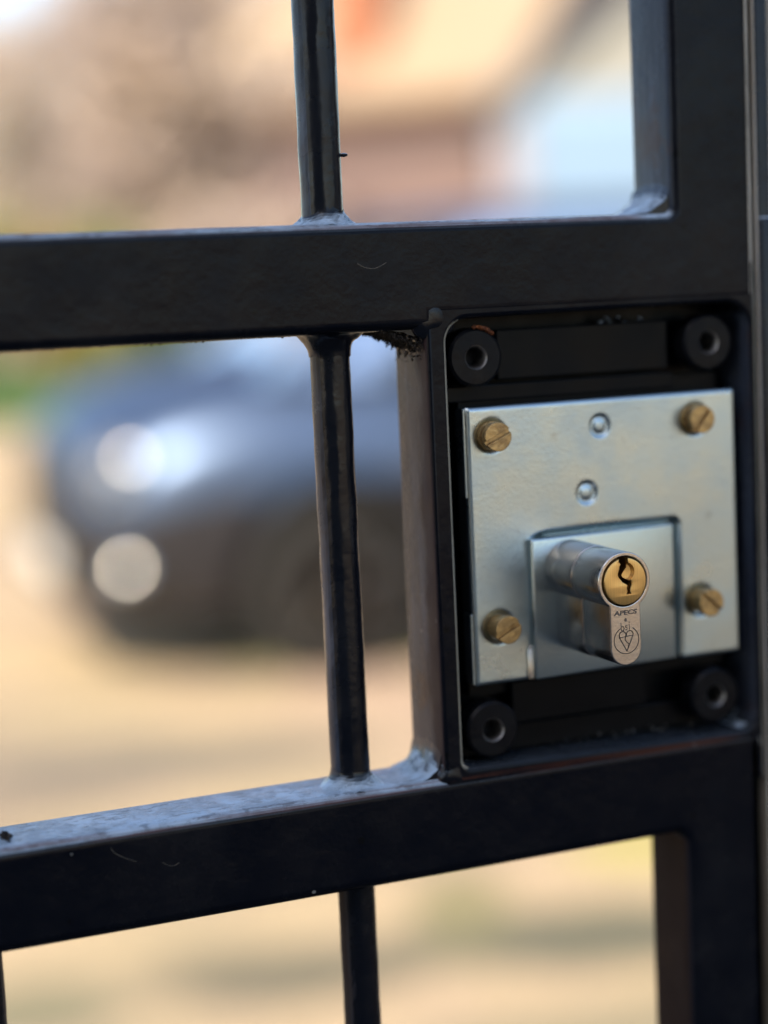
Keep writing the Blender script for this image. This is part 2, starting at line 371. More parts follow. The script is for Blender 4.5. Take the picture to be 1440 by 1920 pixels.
LEAF_OLIVE = leafmat('olive_leaves', (0.22, 0.25, 0.07), (0.34, 0.31, 0.09))
LEAF_GREEN = leafmat('green_leaves', (0.09, 0.17, 0.04), (0.14, 0.21, 0.05))
def limb(bm, a, b, ra, rb, n=7):
    d = (b-a).normalized(); s = d.orthogonal().normalized(); t = d.cross(s)
    A = [bm.verts.new(a+(s*math.cos(6.283*i/n)+t*math.sin(6.283*i/n))*ra) for i in range(n)]
    B = [bm.verts.new(b+(s*math.cos(6.283*i/n)+t*math.sin(6.283*i/n))*rb) for i in range(n)]
    for i in range(n): bm.faces.new((A[i], A[(i+1) % n], B[(i+1) % n], B[i]))
def tree(loc, h, rc, leaf, nleaf, label, seed, name='tree', cat='tree', group='trees beyond the lawn', sz=.13, trunk=.35):
    rnd = random.Random(seed); e = empty(name, loc, label, cat, group)
    bm = bmesh.new(); tips = []
    top = Vector((rnd.uniform(-.3, .3), rnd.uniform(-.3, .3), h*.85))
    base = Vector((0, 0, -.05)); p = base; K = 6
    for k in range(K):
        q = base.lerp(top, (k+1)/K)+Vector((rnd.uniform(-.1, .1), rnd.uniform(-.1, .1), 0))*h*.08
        r0 = h*.028*(1-k/K*.85); limb(bm, p, q, r0, h*.028*(1-(k+1)/K*.85)+.006); p = q
        if (k+1)/K > trunk*.8:
            for j in range(4):
                an = rnd.random()*6.28; L = rc*rnd.uniform(.6, 1.0); el = rnd.uniform(.15, .9)
                t = q+Vector((math.cos(an)*math.cos(el), math.sin(an)*math.cos(el), math.sin(el)))*L
                mid = q.lerp(t, .5)+Vector((0, 0, -.05*L)); limb(bm, q, mid, r0*.45, r0*.25, 5); limb(bm, mid, t, r0*.25, r0*.08, 5)
                tips += [mid, t, q.lerp(t, .75)]
                for _ in range(3):
                    a2 = rnd.random()*6.28; t2 = mid.lerp(t, rnd.random())+Vector((math.cos(a2), math.sin(a2), rnd.uniform(-.1, .8)))*L*.45
                    limb(bm, mid.lerp(t, .3), t2, r0*.14, r0*.04, 4); tips.append(t2)
    link('trunk', from_bm(bm), BARK, e, world=False, smooth=True)
    bm = bmesh.new()
    for k in range(nleaf):
        c = rnd.choice(tips); g = Vector((rnd.gauss(0, 1), rnd.gauss(0, 1), rnd.gauss(0, .8)))*rc*.17; p = c+g
        if p.z < .15: continue
        a = Vector((rnd.gauss(0, 1), rnd.gauss(0, 1), rnd.gauss(0, 1))).normalized(); b2 = a.orthogonal().normalized()
        s = sz*rnd.uniform(.6, 1.3)
        vs = [bm.verts.new(p+a*s*.6), bm.verts.new(p+b2*s*.35), bm.verts.new(p-a*s*.6), bm.verts.new(p-b2*s*.35)]; bm.faces.new(vs)
    link('crown', from_bm(bm), leaf, e, world=False)
    return e
tree(V(-6.4, 36), 6.6, 2.3, LEAF_BEIGE, 9000, 'pale beige autumn tree at the far left, lowest of the tree line', 11)
tree(V(-4.6, 39), 7.2, 2.2, LEAF_BEIGE, 11000, 'tall beige leaved autumn tree standing behind the russet tree', 12)
tree(V(-3.2, 34), 6.8, 2.0, LEAF_RUSSET, 10000, 'russet brown autumn tree in the middle of the tree line', 13)
tree(V(-1.30, 16.2), 5.2, 1.0, LEAF_BEIGE, 7000, 'tan leaved tree standing beside the brick house corner', 14)
tree(V(-8.6, 44), 7.6, 2.4, LEAF_GOLD, 8000, 'yellow autumn tree furthest off at the left', 15)
for i, (r, d, h, L, lab) in enumerate([(-6.6, 30, 2.5, LEAF_OLIVE, 'olive shrub at the left end of the lawn'), (-5.2, 31, 2.1, LEAF_GOLD, 'low yellow shrub between olive shrubs on the lawn'),
        (-3.9, 30, 2.3, LEAF_OLIVE, 'olive green shrub before the russet tree'), (-2.8, 29, 2.6, LEAF_GREEN, 'dark green shrub on the lawn in front of the trees'),
        (-1.75, 27, 2.7, LEAF_OLIVE, 'olive shrub nearest to the brick house'), (-8.2, 33, 2.6, LEAF_GREEN, 'green shrub at the far left beyond the lawn')]):
    tree(V(r, d), h, .95, L, 3500, lab, 30+i, 'shrub', 'shrub', 'shrubs along the lawn', .11, .05)

# ---- brick house and white garage beyond the car
def brick_mat(name, c1, c2, mortar, scale=4.4):
    def ex(M, n, l, b, geo):
        tc = n.new('ShaderNodeTexCoord'); br = n.new('ShaderNodeTexBrick')
        br.inputs['Color1'].default_value = (*c1, 1); br.inputs['Color2'].default_value = (*c2, 1); br.inputs['Mortar'].default_value = (*mortar, 1)
        br.inputs['Scale'].default_value = scale; br.inputs['Mortar Size'].default_value = .012; br.inputs['Row Height'].default_value = .32; br.inputs['Brick Width'].default_value = 1
        sp = n.new('ShaderNodeSeparateXYZ'); l.new(tc.outputs['Object'], sp.inputs[0]); cb = n.new('ShaderNodeCombineXYZ')
        l.new(math_(n, l, 'ADD', sp.outputs[0], sp.outputs[1]), cb.inputs[0]); l.new(sp.outputs[2], cb.inputs[1])
        l.new(cb.outputs[0], br.inputs['Vector']); l.new(br.outputs['Color'], b.inputs['Base Color'])
        bp = n.new('ShaderNodeBump'); bp.inputs['Strength'].default_value = .5; bp.inputs['Distance'].default_value = .006; bp.invert = True
        l.new(br.outputs['Fac'], bp.inputs['Height']); l.new(bp.outputs[0], b.inputs['Normal'])
    return mat(name, c1, .9, extra=ex)
BRICK = brick_mat('pink_brown_brick', (0.175, 0.118, 0.108), (0.145, 0.105, 0.098), (0.17, 0.145, 0.135))
BRICK2 = brick_mat('orange_brick', (0.34, 0.13, 0.065), (0.29, 0.11, 0.055), (0.28, 0.2, 0.15))
BRICK3 = brick_mat('tan_pier_brick', (0.48, 0.37, 0.26), (0.42, 0.33, 0.23), (0.42, 0.37, 0.30))
def tile_extra(M, n, l, b, geo):
    tc = n.new('ShaderNodeTexCoord'); wv = n.new('ShaderNodeTexWave'); wv.wave_type = 'BANDS'; wv.bands_direction = 'Y'; wv.wave_profile = 'SAW'
    wv.inputs['Scale'].default_value = 1.0; l.new(tc.outputs['Object'], wv.inputs['Vector'])
    v = n.new('ShaderNodeTexVoronoi'); v.inputs['Scale'].default_value = 3.2; l.new(tc.outputs['Object'], v.inputs['Vector'])
    sc = n.new('ShaderNodeSeparateColor'); l.new(v.outputs['Color'], sc.inputs[0])
    l.new(mixc(n, l, sc.outputs[0], (0.31, 0.235, 0.155), (0.275, 0.21, 0.145)), b.inputs['Base Color'])
    bp = n.new('ShaderNodeBump'); bp.inputs['Distance'].default_value = .03; l.new(wv.outputs[0], bp.inputs['Height']); l.new(bp.outputs[0], b.inputs['Normal'])
TILE = mat('sandy_roof_tile', (0.6, 0.45, 0.3), .85, extra=tile_extra)
WHITEW = mat('pale_render', (0.23, 0.23, 0.205), .8, col2=(0.20, 0.205, 0.19), noise_scale=3, bump=.3, bump_scale=60)
PALEBLUE = mat('pale_blue_paint', (0.16, 0.25, 0.36), .45)
SLATE = mat('slate_grey', (0.20, 0.21, 0.235), .6, col2=(0.16, 0.17, 0.19), noise_scale=6)
GLASS = mat('window_glass', (0.03, 0.04, 0.05), .05, spec=.8)
WFRAME = mat('white_frame', (0.75, 0.75, 0.73), .5)
DKDOOR = mat('brown_door', (0.14, 0.07, 0.04), .5)
LILAC = mat('grey_downpipe', (0.30, 0.29, 0.33), .5)
GREYR = mat('shade_house_grey_beige', (0.30, 0.29, 0.26), .85, col2=(0.25, 0.24, 0.22), noise_scale=.8, bump=.4, bump_scale=50)
CREAMR = mat('reflected_wall_cream', (0.62, 0.54, 0.42), .85, col2=(0.56, 0.48, 0.38), noise_scale=.9, bump=.4, bump_scale=50)

def gabled(name, label, cat, at, rot, w_, dp, eave, ridge, wallm, roofm, ridge_along='x', over=.25):
    """base corner centred front at local origin, front wall on local y=0 facing -y"""
    e = empty(name, at, label, cat, rotz=rot)
    bm = bmesh.new(); x0, x1 = -w_/2, w_/2
    if ridge_along == 'x':
        prof = [(0, 0), (dp, 0), (dp, eave), (dp/2, ridge), (0, eave)]
        A = [bm.verts.new((x0, p[0], p[1])) for p in prof]; B = [bm.verts.new((x1, p[0], p[1])) for p in prof]
    else:
        prof = [(x0, 0), (x1, 0), (x1, eave), (0, ridge), (x0, eave)]
        A = [bm.verts.new((p[0], 0, p[1])) for p in prof]; B = [bm.verts.new((p[0], dp, p[1])) for p in prof]
    bm.faces.new(A); bm.faces.new(B[::-1])
    for i in range(5): bm.faces.new((A[i], B[i], B[(i+1) % 5], A[(i+1) % 5]))
    bmesh.ops.recalc_face_normals(bm, faces=bm.faces)
    link('wall', from_bm(bm), wallm, e, world=False)
    bm = bmesh.new(); t = .12
    if ridge_along == 'x':
        sl_ = (ridge-eave)/(dp/2)
        pr = [(-over, eave-over*sl_), (dp/2, ridge), (dp+over, eave-over*sl_)]
        pr = [(p[0], p[1]+.02) for p in pr]+[(p[0], p[1]+.02+t) for p in pr[::-1]]
        A = [bm.verts.new((x0-over, p[0], p[1])) for p in pr]; B = [bm.verts.new((x1+over, p[0], p[1])) for p in pr]
    else:
        sl_ = (ridge-eave)/(w_/2)
        pr = [(x0-over, eave-over*sl_), (0, ridge), (x1+over, eave-over*sl_)]
        pr = [(p[0], p[1]+.02) for p in pr]+[(p[0], p[1]+.02+t) for p in pr[::-1]]
        A = [bm.verts.new((p[0], -over, p[1])) for p in pr]; B = [bm.verts.new((p[0], dp+over, p[1])) for p in pr]
    bm.faces.new(A); bm.faces.new(B[::-1])
    for i in range(6): bm.faces.new((A[i], B[i], B[(i+1) % 6], A[(i+1) % 6]))
    bmesh.ops.recalc_face_normals(bm, faces=bm.faces)
    rf = link('roof', from_bm(bm), roofm, e, world=False)
    return e, rf
def window(parent, x, z, w_, h, y=0, fm=None):
    fr = [boxm(x-w_/2, x+w_/2, y-.06, y+.02, z, z+.07), boxm(x-w_/2, x+w_/2, y-.06, y+.02, z+h-.07, z+h),
          boxm(x-w_/2, x-w_/2+.07, y-.06, y+.02, z+.07, z+h-.07), boxm(x+w_/2-.07, x+w_/2, y-.06, y+.02, z+.07, z+h-.07), boxm(x-.03, x+.03, y-.055, y+.02, z+.07, z+h-.07)]
    f = link('window', join(fr), fm or WFRAME, parent, world=False)
    link('pane', boxm(x-w_/2+.07, x+w_/2-.07, y-.03, y+.01, z+.07, z+h-.07), GLASS, f, world=False)
    link('sill', boxm(x-w_/2-.08, x+w_/2+.08, y-.12, y+.02, z-.07, z-.005), fm or WFRAME, f, world=False)

# brick bungalow: front wall runs away to the left, nearer at the right
hr = HEAD-R_(28)
hA = V(-.24, 20.1)
e, rf = gabled('brick_house', 'single storey pink brick house with sandy tiled roof and orange chimney', 'house', hA, hr, 3.6, 6.0, 3.45, 5.7, BRICK, TILE)
window(e, -1.05, 1.0, .9, 1.1)
d = link('door', boxm(.5, 1.35, -.06, .02, .02, 2.1, .01), DKDOOR, e, world=False); link('handle', boxm(1.2, 1.28, -.11, -.06, .98, 1.1, .01), BRIGHTSTEEL, d, world=False)
link('gutter', boxm(-2.0, 2.0, -.36, -.27, 3.16, 3.25, .02), DKDOOR, e, world=False)
ch = link('chimney', join([boxm(-.3, .3, .2, .7, 3.5, 6.0), boxm(-.35, .35, .15, .75, 6.0, 6.12)]), BRICK2, e, world=False)
pot = lathe([(.11, 6.12), (.13, 6.2), (.10, 6.3), (.10, 6.55), (.12, 6.6)], 'z', 16, (0, .45, 0)); link('chimney_pot', pot, BRICK2, ch, world=False)

# white garage with blue door: gable faces the yard
gA = V(2.55, 14.2)
e, rf = gabled('garage', 'pale rendered gabled garage with light blue door and slate roof', 'garage', gA, HEAD+R_(-4), 3.1, 5.5, 2.72, 4.0, WHITEW, SLATE, 'y', .12)
link('bargeboard', join([]) if False else (lambda: (lambda bm: (
    [bm.faces.new(f) for f in [[bm.verts.new(v) for v in ((-1.67, -.15, 2.60), (0, -.15, 3.98), (0, -.15, 4.15), (-1.67, -.15, 2.77))],
                               [bm.verts.new(v) for v in ((1.67, -.15, 2.60), (1.67, -.15, 2.77), (0, -.15, 4.15), (0, -.15, 3.98))]]],
    bmesh.ops.solidify(bm, geom=bm.faces[:], thickness=.03), from_bm(bm))[-1])(bmesh.new()))(), SLATE, e, world=False)
gd = link('garage_door', boxm(-1.33, 1.33, -.05, .02, .02, 2.78, .01), PALEBLUE, e, world=False)
link('door_panel', join([boxm(-1.25, 1.25, -.075, -.05, .1+i*.53, .55+i*.53, .01) for i in range(5)]), PALEBLUE, gd, world=False)
link('handle', boxm(-.05, .1, -.12, -.075, .95, 1.0, .01), BRIGHTSTEEL, gd, world=False)
link('downpipe', lathe([(.05, 0), (.05, 2.6)], 'z', 12, (-1.46, -.1, 0)), LILAC, e, world=False)
link('corner_pillar', boxm(-1.58, -1.34, -.04, .02, 0, 2.55, .01), LILAC, e, world=False)

# ---- camera side: unseen house added to shade the gate, unseen wall added to mirror in its metal; pier
e, rf = gabled('shade_house', 'tall grey beige rendered house, unseen, added in front of the gate to shade it', 'house', (-5.0, -5.0, 0), math.pi, 9.0, 7.0, 6.9, 9.2, GREYR, SLATE, 'x', .35)
for x in (-2.6, 0.2, 2.8):
    window(e, x, 1.0, 1.1, 1.2); window(e, x, 4.2, 1.1, 1.2)
o = link('reflected_wall', join([boxm(4.2, 4.42, -3.4, .0, 0, 2.1, .01), boxm(4.16, 4.46, -3.42, .02, 2.1, 2.18, .01)]), CREAMR)
tag(o, 'cream rendered wall, unseen, added at the right to reflect in the gate edges', 'wall')
o = link('brick_pier', join([boxm(.0756, .42, .036, .112, 0, 2.05, .004), boxm(.0756, .45, .02, .125, 2.05, 2.12, .01), boxm(.42, 4.2, .038, .110, 0, 1.9, .004), boxm(.42, 4.2, .03, .12, 1.9, 1.97, .01)]), BRICK3)
tag(o, 'tan brick pier and wall the gate closes against', 'wall')

# ================================================================== CAR
CARP = mat('dark_navy_car_paint', (0.085, 0.125, 0.205), .38, metal=.75, coat=.0)
CARP.node_tree.nodes['Principled BSDF'].inputs['Coat Roughness'].default_value = .22
TYRE = mat('tyre_rubber', (0.011, 0.011, 0.011), .8)
RIM = mat('dark_alloy', (0.09, 0.087, 0.083), .35, metal=1)
CARGLASS = mat('reflective_car_glass', (0.78, 0.88, 0.97), .06, metal=.95, coat=1)
CHROME = mat('lamp_chrome', (0.92, 0.91, 0.84), .2, metal=1)
LENS = mat('lamp_housing', (0.16, 0.17, 0.18), .25, coat=1)
PLASTIC = mat('black_plastic', (0.014, 0.014, 0.018), .45)
PLATE = mat('number_plate_white', (0.75, 0.75, 0.72), .5)
def make_car(loc, rot):
    e = empty('parked_car', loc, 'dark navy car parked on the gravel beyond the gate, front end to the left', 'car', rotz=rot)
    # local: x from front (0) to rear (+), y: -side faces the camera, z up
    st = [(-.02, .30, .56, .62, .84), (.03, .27, .70, .77, .92), (.15, .25, .83, .86, 1.0), (.35, .24, .90, .91, 1.07), (.60, .24, .92, .93, 1.12), (.80, .24, .93, .93, 1.15), (1.35, .24, .93, .93, 1.16),
          (2.2, .24, .93, .93, 1.16), (3.2, .24, .93, .93, 1.17), (4.0, .25, .92, .92, 1.17), (4.35, .28, .88, .90, 1.14), (4.5, .34, .78, .84, 1.05), (4.54, .40, .62, .70, .95)]
    bm = bmesh.new(); rings = []
    for x, zb, wl, wm, zt in st:
        pr = [(0, zb), (wl*.8, zb), (wl*.95, zb+.06), (wm, zb+.22), (wm+.015, zb+(zt-zb)*.55), (wm, zt-.22), (wm*.955, zt-.12), (wm*.80, zt-.02), (wm*.42, zt+.05), (0, zt+.075)]
        ring = [bm.verts.new((x, -p[0], p[1])) for p in pr]+[bm.verts.new((x, p[0], p[1])) for p in pr[-2:0:-1]]
        rings.append(ring)
    n = len(rings[0])
    for a, b in zip(rings, rings[1:]):
        for i in range(n): bm.faces.new((a[i], a[(i+1) % n], b[(i+1) % n], b[i]))
    bm.faces.new(rings[0]); bm.faces.new(rings[-1][::-1]); bmesh.ops.recalc_face_normals(bm, faces=bm.faces)
    body = link('body', from_bm(bm), CARP, e, world=False, smooth=True)
    # wheel wells cut out of the body
    WX = (.90, 3.62)
    cut = link('cut', join([lathe([(.405, -1.2), (.405, -.62)], 'y', 40, (x, 0, .36)) for x in WX]+[lathe([(.405, .62), (.405, 1.2)], 'y', 40, (x, 0, .36)) for x in WX]), None)
    cut.parent = e
    bpy.context.view_layer.update()
    md = body.modifiers.new('b', 'BOOLEAN'); md.operation = 'DIFFERENCE'; md.object = cut; md.solver = 'EXACT'
    dg = bpy.context.evaluated_depsgraph_get(); me = bpy.data.meshes.new_from_object(body.evaluated_get(dg)); body.modifiers.clear(); body.data = me
    me.set_sharp_from_angle(angle=R_(35)); me.materials.append(PLASTIC)
    for p in me.polygons:
        if p.center.z < .64 and abs(p.normal.z) < .99: p.material_index = 1
    bpy.data.objects.remove(cut)
    # greenhouse glass, roof and pillars
    lo = [(.68, .80), (.80, .86), (4.25, .84), (4.42, .70)]; hi = [(1.50, .60), (1.60, .64), (3.95, .62), (4.05, .52)]
    def ringz(pp, z): return [(x, -y, z) for x, y in pp]+[(x, y, z) for x, y in pp[::-1]]
    bm = bmesh.new(); A = [bm.verts.new(v) for v in ringz(lo, 1.12)]; B = [bm.verts.new(v) for v in ringz(hi, 1.66)]
    for i in range(8): bm.faces.new((A[i], A[(i+1) % 8], B[(i+1) % 8], B[i]))
    bm.faces.new(B); bmesh.ops.recalc_face_normals(bm, faces=bm.faces)
    link('window', from_bm(bm), CARGLASS, e, world=False)
    bm = bmesh.new(); A = [bm.verts.new(v) for v in ringz([(x-(.06 if i < 2 else -.05), y+.02) for i, (x, y) in enumerate(hi)], 1.65)]
    B = [bm.verts.new((v[0], v[1]*.96, 1.70)) for v in ringz(hi, 0)]; Cc = [bm.verts.new((3.0+(v[0]-3.0)*.8, v[1]*.7, 1.735)) for v in ringz(hi, 0)]
    for P, Q in ((A, B), (B, Cc)):
        for i in range(8): bm.faces.new((P[i], P[(i+1) % 8], Q[(i+1) % 8], Q[i]))
    bm.faces.new(Cc); bm.faces.new(A[::-1]); bmesh.ops.recalc_face_normals(bm, faces=bm.faces)
    link('roof', from_bm(bm), CARP, e, world=False, smooth=True, sharp=40)
    for s in (-1, 1):
        for (a, b) in (((.76, .835, 1.12), (1.56, .635, 1.67)), ((2.55, .87, 1.12), (2.62, .66, 1.67)), ((3.55, .865, 1.12), (3.5, .655, 1.67)), ((4.32, .80, 1.12), (4.0, .60, 1.67))):
            bm = bmesh.new(); limb(bm, Vector((a[0], s*a[1], a[2])), Vector((b[0], s*b[1], b[2])), .045, .04, 8); link('pillar', from_bm(bm), CARP, e, world=False, smooth=True)
        mi = link('mirror', lathe([(.02, -.11), (.075, -.09), (.095, 0), (.085, .08), (.03, .10)], 'y', 20, (1.22, s*1.0, 1.22)), CARP, e, world=False, smooth=True)
        for x in (2.35, 3.35):
            link('door_handle', boxm(x, x+.2, s*.945-.02, s*.945+.02, .92, .955, .01), CARP, e, world=False)
        link('sill_trim', boxm(1.36, 3.18, s*.90-.03, s*.90+.03, .22, .34, .02), PLASTIC, e, world=False)
    for x in WX:
        for s in (-1, 1):
            c = (x, s*.81, .33)
            wh = link('wheel', lathe([(.235, -.105), (.30, -.115), (.322, -.09), (.33, 0), (.322, .09), (.30, .115), (.235, .105)], 'y', 40, c, cap=False), TYRE, e, world=False, smooth=True)
            wh.name = 'wheel'
            rim = [lathe([(.238, -.1), (.225, -.1), (.215, -.02), (.215, .02), (.225, .1), (.238, .1)], 'y', 40, c, cap=False), lathe([(.05, s*.085-.02), (.05, s*.085+.02)], 'y', 16, c)]
            for k in range(5):
                bm = bmesh.new(); a = 6.283*k/5+.3; cc = Vector(c)+Vector((0, s*.08, 0)); limb(bm, cc, cc+Vector((math.cos(a)*.225, 0, math.sin(a)*.225)), .035, .026, 6); rim.append(from_bm(bm))
            rim.append(lathe([(.16, -s*.03-.01), (.16, -s*.03+.01)], 'y', 24, c))
            link('rim', join(rim), RIM, wh, world=False, smooth=True, sharp=40)
    # front details
    for s in (-1, 1):
        bm = bmesh.new(); bmesh.ops.create_uvsphere(bm, u_segments=24, v_segments=14, radius=1)
        rr_ = Matrix.Rotation(s*R_(38), 3, 'Z')
        for v in bm.verts: v.co = Vector((.14, s*.755, .82))+rr_ @ Vector((v.co.x*.10, v.co.y*.17, v.co.z*.10))
        hl = link('headlight', from_bm(bm), LENS, e, world=False, smooth=True)
        # two lamp bowls and a fog lamp: shallow chrome domes that face forward and outward
        for (px_, py_, pz, R0, a_, nm) in ((.150, .868, .865, .085, .045, 'lamp'), (.10, .85, .765, .09, .045, 'lamp')):
            me = lathe([(a_*math.cos(t)+.0001, R0*(math.sqrt(1-(a_/R0*math.cos(t))**2))) for t in [i*math.pi/2/8 for i in range(9)]], 'z', 28, cap=False)
            nrm = Vector((-.34, s*.86, .38)).normalized(); me.transform(Matrix.Translation(Vector((px_, s*py_, pz))-nrm*(R0*.90)) @ nrm.to_track_quat('Z', 'Y').to_matrix().to_4x4())
            link(nm, me, CHROME, hl, world=False, smooth=True)
        fg = link('fog_light', lathe([(.02, -.07), (.06, -.05), (.075, 0), (.06, .05)], 'y', 20, (.115, s*.79, .465)), PLASTIC, e, world=False, smooth=True)
        R0, a_ = .09, .045
        me = lathe([(a_*math.cos(t)+.0001, R0*(math.sqrt(1-(a_/R0*math.cos(t))**2))) for t in [i*math.pi/2/8 for i in range(9)]], 'z', 28, cap=False)
        nrm = Vector((-.34, s*.86, .38)).normalized(); me.transform(Matrix.Translation(Vector((.115, s*.865, .47))-nrm*(R0*.90)) @ nrm.to_track_quat('Z', 'Y').to_matrix().to_4x4())
        link('lamp', me, CHROME, fg, world=False, smooth=True)
    g = [boxm(-.045, -.02, -.42, .42, .50+.05*i, .525+.05*i, .004) for i in range(5)]
    link('grille', join(g+[boxm(-.035, .0, -.44, .44, .50, .80)]), PLASTIC, e, world=False)
    link('number_plate', boxm(-.075, -.055, -.26, .26, .37, .49, .003), PLATE, e, world=False)
    link('bumper', boxm(-.05, .05, -.55, .55, .30, .36, .02), PLASTIC, e, world=False)
    for y in (-.35, .25):
        bm = bmesh.new(); limb(bm, Vector((.76, y, 1.18)), Vector((1.15, y+.4, 1.40)), .012, .006, 6); link('wiper', from_bm(bm), PLASTIC, e, world=False)
    return e
# near front wheel stands about 7.2 m from the camera; the car points left and a little towards the gate
cr = HEAD+R_(18.5)
ax = Vector((math.cos(cr), math.sin(cr), 0)); ay = Vector((-math.sin(cr), math.cos(cr), 0))
wheel_near = V(-.20, 6.9)
make_car(wheel_near-ax*.90+ay*.81, cr)

# ================================================================== GATE
gate = empty('metal_gate', (-.4, .0445, .08), 'black painted steel gate with round bars and a box lock', 'gate')
Y0, Y1 = 32, 57
zb, zt = -(LZ*1000)+80, 650
# welded frame: rails and stiles are one continuous painted outline
outer = fillet([(-900, zb), (66.3, zb), (66.3, -67), (68.4, -69), (68.4, -59.2), (-870, -59.2), (-870, 74), (-41, 74), (-41, 77.2), (68.4, 77.2), (68.4, zt), (-900, zt)],
               [2, 2, 0, 0, 0, 3, 3, 0, 0, 0, 2, 2])
h_up = fillet([(-870, 105), (39.2, 105), (39.2, zt-30), (-870, zt-30)], [3, 2.5, 3, 3])
h_lo = fillet([(-870, zb+30), (38.5, zb+30), (38.5, -88.6), (-870, -88.6)], [3, 3, 4, 3])
me = MMM(curve_mesh([outer, h_up, h_lo], Y0, Y1, 3.2, 5))
link('frame', me, PAINT_FR, gate, smooth=True, sharp=30)
# lock box let into the frame: thin walls round the lock
bo = [(-44.3, -75), (68.2, -75), (68.2, 90), (-44.3, 90)]
bh = fillet([(-37.9, -56.8), (65.4, -58.6), (65.6, 77.2), (-37.9, 76.4)], [2.5, 6, 8, 7], 8)
me = MMM(curve_mesh([bo, bh], Y0+.25, Y1-.3, 1.5, 4)); bx = link('lock_box', me, PAINT_BOX, gate, smooth=True, sharp=30)
back = [MMM(boxm(-38.5, 66.2, 49, 51, -60, 78)), MMM(boxm(-30, 60, 43.5, 49, -38, 55))]
link('back_sheet', join(back), BLACKIN, bx)
for q in ((-18, 41, 40.5, 43, 57.5, 72.5, .5), (-37, 44, 42, 45, 51.5, 56.4, .5), (-17.2, 30, 40.5, 43, -47.5, -34.5, .5), (-37.4, 65, 44, 46, -56.5, -48.6, .4)):
    link('mounting_strip', MMM(boxm(*q)), BLACKIN, bx)
# spacer rings at the four corners
def ring_part(x, z, r=8.7, hole=3.1, y0=35.4, y1=42):
    prof = [(hole, y0+.8), (hole+.6, y0), (r-.9, y0), (r, y0+.8), (r, y1)]
    bm = bmesh.new()
    me = lathe(prof, 'y', 56, (x, 0, z), cap=False); me2 = lathe([(r-.1, y1), (.05, y1)], 'y', 40, (x, 0, z), cap=False)
    o = link('spacer_ring', MMM(join([me, me2])), RING, bx, smooth=True, sharp=28)
    # steel stud seen down the hole
    link('bore', MMM(lathe([(hole+.55, y0-.02), (hole+.05, y0+.5), (hole-.1, y0+2), (hole-.5, y1-.5)], 'y', 40, (x, 0, z), cap=False)), BRIGHTSTEEL, o, smooth=True)
for x, z in ((-27.3, 64.9), (52.6, 65.1), (-26.4, -47.2), (52.0, -46.6)): ring_part(x, z)
# bars
def rough_bar(x, z0, z1, r, seed):
    rings = []; n = 28; bm = bmesh.new(); L = z1-z0; K = max(8, int(abs(L)/2.2))
    for k in range(K+1):
        z = z0+L*k/K; rg = []
        for i in range(n):
            a = 6.283185*i/n; p = Vector((math.cos(a)*r, math.sin(a)*r, z))
            q = noise.noise(Vector((p.x*.35+seed, p.y*.35, z*.10)))*.18+noise.noise(Vector((p.x*.8, p.y*.8+seed, z*.5)))*.10
            p.x *= 1+q/r; p.y *= 1+q/r
            p.x += noise.noise(Vector((seed, 1, z*.012)))*.35
            rg.append(bm.verts.new(p+Vector((x, 44.5, 0))))
        rings.append(rg)
    for a, b in zip(rings, rings[1:]):
        for i in range(n): bm.faces.new((a[i], a[(i+1) % n], b[(i+1) % n], b[i]))
    bmesh.ops.recalc_face_normals(bm, faces=bm.faces)
    return MMM(from_bm(bm))
def weld(x, z, s, r, big, h, seed):
    # lumpy concave fillet round a bar where it meets a rail; s=+1 rises from a top face, -1 hangs below
    K = 9; prof = []
    for k in range(K+1):
        t = k/K; prof.append((r+.1+(big-r)*(1-math.sin(t*math.pi/2)), z+s*(-.4+h*(1-math.cos(t*math.pi/2)))))
    me = lathe(prof, 'z', 44, (x, 44.5, 0), cap=False, jit=.75, seed=seed)
    for v in me.vertices:
        v.co.y = min(max(v.co.y, 33.6), 55.6)
        v.co.z += .9*noise.noise(v.co*.22+Vector((seed, 0, 0)))*min(1, abs(v.co.z-z)/2)
    return link('weld_bead', MMM(me), PAINT2, gate, smooth=True)
xs = [-69.7]+[-181.5-111*i for i in range(7)]
for j, x in enumerate(xs):
    for k, (a, b, r) in enumerate(((105, zt-30, 6.1), (-59, 74, 5.85), (zb+30, -88.5, 5.5))):
        link('bar', rough_bar(x, a-.5, b+.5, r, 13*j+k*3.7), PAINT_BAR, gate, smooth=True)
    if j < 3:
        weld(x, 105, 1, 6, 11.5, 4.6, 1+j); weld(x, 74.2, -1, 6, 12.2, 7.2, 5+j); weld(x, -59.2, 1, 5.8, 12.0, 5.0, 9+j); weld(x, -88.6, -1, 5.4, 8.2, 2.6, 13+j)
